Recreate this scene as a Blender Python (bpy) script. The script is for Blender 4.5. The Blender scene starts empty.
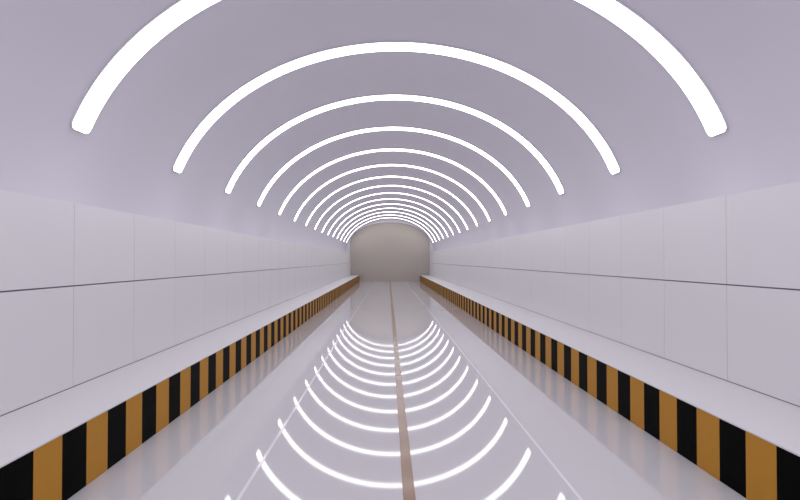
import bpy, bmesh, math
from math import sin, cos, pi, radians
H=2.0            # eye height
Y0,Y1=-9.0,56.5  # tunnel extent
S=bpy.context.scene
S.view_settings.view_transform='Standard'
S.view_settings.look='None'
S.view_settings.exposure=.76

def mat(name,col,rough=.5,spec=.5,coat=0,emit=None,es=0,noise=0,nscale=3):
    m=bpy.data.materials.new(name); m.use_nodes=True
    nt=m.node_tree; b=nt.nodes['Principled BSDF']
    b.inputs['Base Color'].default_value=(*col,1)
    b.inputs['Roughness'].default_value=rough
    b.inputs['Specular IOR Level'].default_value=spec
    b.inputs['Coat Weight'].default_value=coat
    b.inputs['Coat Roughness'].default_value=.02
    if emit:
        b.inputs['Emission Color'].default_value=(*emit,1)
        b.inputs['Emission Strength'].default_value=es
    if noise:
        tc=nt.nodes.new('ShaderNodeTexCoord'); n=nt.nodes.new('ShaderNodeTexNoise')
        n.inputs['Scale'].default_value=nscale; n.inputs['Detail'].default_value=4
        r=nt.nodes.new('ShaderNodeMapRange')
        r.inputs['To Min'].default_value=1-noise; r.inputs['To Max'].default_value=1+noise
        mx=nt.nodes.new('ShaderNodeVectorMath'); mx.operation='SCALE'
        mx.inputs[0].default_value=col
        nt.links.new(tc.outputs['Object'],n.inputs['Vector'])
        nt.links.new(n.outputs['Fac'],r.inputs['Value'])
        nt.links.new(r.outputs['Result'],mx.inputs['Scale'])
        nt.links.new(mx.outputs['Vector'],b.inputs['Base Color'])
    return m

M_ceil=mat('ceiling_lavender_paint',(.65,.63,.705),.6,.3,noise=.01,nscale=2)
M_wall=mat('wall_panel_enamel',(.70,.685,.72),.35,.4,noise=.01,nscale=1)
M_gap=mat('wall_joint_dark',(.31,.29,.40),.8,.2)  # dark purple-grey backing colour, seen in the gaps between panels
M_ledge=mat('ledge_white',(.62,.605,.63),.3,.4)
M_blk=mat('hazard_black',(.001,.001,.001),.55,.025)
M_org=mat('hazard_orange',(.46,.215,.026),.5,.12,noise=.04,nscale=8)
M_floor=mat('floor_polished_epoxy',(.52,.505,.535),.035,.26,noise=.01,nscale=1)
M_line=mat('floor_pale_joint',(.66,.645,.69),.12,.4)
M_tan=mat('floor_tan_stripe',(.24,.14,.09),.12,.26)
M_back=mat('end_wall_beige',(.44,.40,.37),.9,.05,noise=.02,nscale=.6)
M_em=mat('light_diffuser',(1,1,1),.4,.2,emit=(1,.99,1),es=3.3)
M_hous=mat('light_housing',(.75,.74,.78),.5,.2)

def newobj(name,bm,mats,smooth=False):
    me=bpy.data.meshes.new(name); bm.normal_update(); bm.to_mesh(me); bm.free()
    for m in mats: me.materials.append(m)
    if smooth:
        for p in me.polygons: p.use_smooth=True
    o=bpy.data.objects.new(name,me); S.collection.objects.link(o); return o
def box(bm,x0,x1,y0,y1,z0,z1,mi=0):
    v=[bm.verts.new((x,y,z)) for x in (x0,x1) for y in (y0,y1) for z in (z0,z1)]
    for f in ((0,1,3,2),(4,6,7,5),(0,4,5,1),(2,3,7,6),(0,2,6,4),(1,5,7,3)):
        fc=bm.faces.new([v[i] for i in f]); fc.material_index=mi
    return v

# heights are measured from floor z=0 ; camera eye z=H
def Z(r): return H+r*H
A=2.10*H; ZC=Z(.33); B=1.63*H       # ceiling half ellipse
CT=Z(-.71)                          # curb top
WL,WR=-1.85*H,1.90*H
TL,TR=Z(.32),Z(.38)

# floor
bm=bmesh.new(); box(bm,-A-.3,A+.3,Y0,Y1+.3,-.25,0)
LX=.715*H; lw=.016
box(bm,-LX-lw,-LX+lw,Y0,Y1,-.01,.003,1)
box(bm,LX-lw,LX+lw,Y0,Y1,-.01,.003,1)
box(bm,-.052,.052,Y0,Y1,-.01,.003,2)
newobj('floor',bm,[M_floor,M_line,M_tan])

# curbs
YE=Y1-.16
def curb(side):
    bm=bmesh.new(); s=side
    CW=(1.425 if s<0 else 1.41)*H
    wx=WL if s<0 else WR
    xa,xb=s*(CW+.03),wx-s*.004
    box(bm,min(xa,xb),max(xa,xb),Y0,YE,.004,CT,0)
    k=-34; y=4.6+.4*k
    while y<YE:
        if y+.4>Y0:
            a,b=max(y,Y0),min(y+.4,YE)
            xs=sorted((s*CW,s*(CW+.03)))
            box(bm,xs[0],xs[1],a,b,.004,CT-.012,1 if k%2==0 else 2)
        y+=.4;k+=1
    xs=sorted((s*(CW-.004),s*(CW+.03)))
    box(bm,xs[0],xs[1],Y0,YE,CT-.012,CT,0)
    return newobj('hazard_striped_curb',bm,[M_ledge,M_org,M_blk])
curb(-1); curb(1)

# panelled walls
def wall(side,name):
    s=side; wx=WL if s<0 else WR; top=TL if s<0 else TR
    bm=bmesh.new(); out=s*(A-.01)
    xs=sorted((wx+s*.03,out)); box(bm,xs[0],xs[1],Y0,Y1,0.004,top-.004,1)
    zm=Z(-.145); g=.004; gz=.008; off=6.8 if s<0 else 6.98
    y=off-1.6*10
    while y<Y1:
        a,b=max(y+g,Y0),min(y+1.6-g,Y1)
        if b>a:
            for z0,z1 in ((CT+.006,zm-gz),(zm+gz,top)):
                xs=sorted((wx,wx+s*.03))
                box(bm,xs[0],xs[1],a,b,z0,z1,0)
        y+=1.6
    xs=sorted((wx+s*.03,out)); box(bm,xs[0],xs[1],Y0,Y1,top-.004,top,0)
    newobj(name,bm,[M_wall,M_gap])
wall(-1,'wall_left'); wall(1,'wall_right')

# ceiling vault
N=96
def prof(t,off=0): return ((A+off)*cos(t), ZC+(B+off)*sin(t))
bm=bmesh.new()
pi_=[( A,0)]+[prof(pi*i/N) for i in range(N+1)]+[(-A,0)]
po=[( A+.25,0)]+[prof(pi*i/N,.25) for i in range(N+1)]+[(-A-.25,0)]
def ring(pts,y): return [bm.verts.new((x,y,z)) for x,z in pts]
a0,a1,b0,b1=ring(pi_,Y0),ring(pi_,Y1),ring(po,Y0),ring(po,Y1)
for i in range(len(pi_)-1):
    bm.faces.new((a0[i],a0[i+1],a1[i+1],a1[i]))
    bm.faces.new((b0[i],b1[i],b1[i+1],b0[i+1]))
    bm.faces.new((a0[i],b0[i],b0[i+1],a0[i+1]))
    bm.faces.new((a1[i],a1[i+1],b1[i+1],b1[i]))
o=newobj('ceiling',bm,[M_ceil],True)
bmx=bmesh.new(); bmx.from_mesh(o.data); bmesh.ops.recalc_face_normals(bmx,faces=bmx.faces)
for e in bmx.edges:
    if len(e.link_faces)==2 and e.calc_face_angle(0)>radians(40): e.smooth=False
bmx.to_mesh(o.data); bmx.free()

# end wall
bm=bmesh.new()
f=bm.faces.new([bm.verts.new((x,Y1,z)) for x,z in po])
r=bmesh.ops.extrude_face_region(bm,geom=[f])
for v in [g for g in r['geom'] if isinstance(g,bmesh.types.BMVert)]: v.co.y+=.3
bmesh.ops.recalc_face_normals(bm,faces=bm.faces)
newobj('wall_back',bm,[M_back])
# arched surround of the end wall
bm=bmesh.new()
hw=1.88*H; zs=Z(.80); rs=.97*H
inn=[(hw,.004)]+[(hw*cos(pi*i/N),zs+rs*sin(pi*i/N)) for i in range(N+1)]+[(-hw,.004)]
ou=[(A-.005,.004)]+[prof(pi*i/N,-.005) for i in range(N+1)]+[(-A+.005,.004)]
ya,yb=Y1-.15,Y1-.002
a0,a1,b0,b1=ring(inn,ya),ring(inn,yb),ring(ou,ya),ring(ou,yb)
for i in range(len(inn)-1):
    for q in ((a0[i],a0[i+1],a1[i+1],a1[i]),(b0[i],b1[i],b1[i+1],b0[i+1]),(a0[i],b0[i],b0[i+1],a0[i+1]),(a1[i],a1[i+1],b1[i+1],b1[i])):
        bm.faces.new(q)
bmesh.ops.recalc_face_normals(bm,faces=bm.faces)
newobj('trim_1',bm,[M_ceil])

# arched light strips
SP=3.41; Yc1=7.48; W=.44
te=math.asin((Z(.80)-ZC)/B)
def strip(yc):
    bm=bmesh.new(); n=110; L=[]
    rc=.09
    ts=[te+(pi-2*te)*i/n for i in range(n+1)]
    ext=[te+.0+(rc/ B*1.0)*(1-cos(j/6*pi/2)) for j in range(7)]
    ts=sorted(set(ext+[pi-e for e in ext]+[t for t in ts if ext[-1]+.005<t<pi-ext[-1]-.005]))
    for t in ts:
        d=min(t-te,pi-te-t); q=min(1,max(0,d/(rc/B)))
        hw=W/2-rc*(1-math.sqrt(max(0,1-(1-q)**2)))
        row=[]
        for off in (-.003,-.03):
            x,z=prof(t,off)
            for sy in (-1,1): row.append(bm.verts.new((x,yc+sy*hw,z)))
        L.append(row)
    for a,b in zip(L,L[1:]):
        for i,j in ((0,1),(1,3),(3,2),(2,0)):
            fc=bm.faces.new((a[i],a[j],b[j],b[i])); fc.material_index=0 if (i,j)==(3,2) else 1
    for e in (L[0],L[-1]):
        fc=bm.faces.new((e[0],e[1],e[3],e[2])); fc.material_index=1
    bmesh.ops.recalc_face_normals(bm,faces=bm.faces)
    newobj('arched_ceiling_light',bm,[M_em,M_hous])
k=-4
while Yc1+SP*k<Y1-.5:
    strip(Yc1+SP*k); k+=1

# world
w=bpy.data.worlds.new('World'); S.world=w; w.use_nodes=True
bg=w.node_tree.nodes['Background']
bg.inputs[0].default_value=(.94,.92,1,1); bg.inputs[1].default_value=1.4

# camera
cd=bpy.data.cameras.new('camera'); co=bpy.data.objects.new('camera',cd); S.collection.objects.link(co)
cd.sensor_width=36; cd.lens=27; cd.clip_end=200
co.location=(-.09*H,0,H)
co.rotation_euler=(pi/2+math.atan(10/600),0,-math.atan(12/600))
S.camera=co
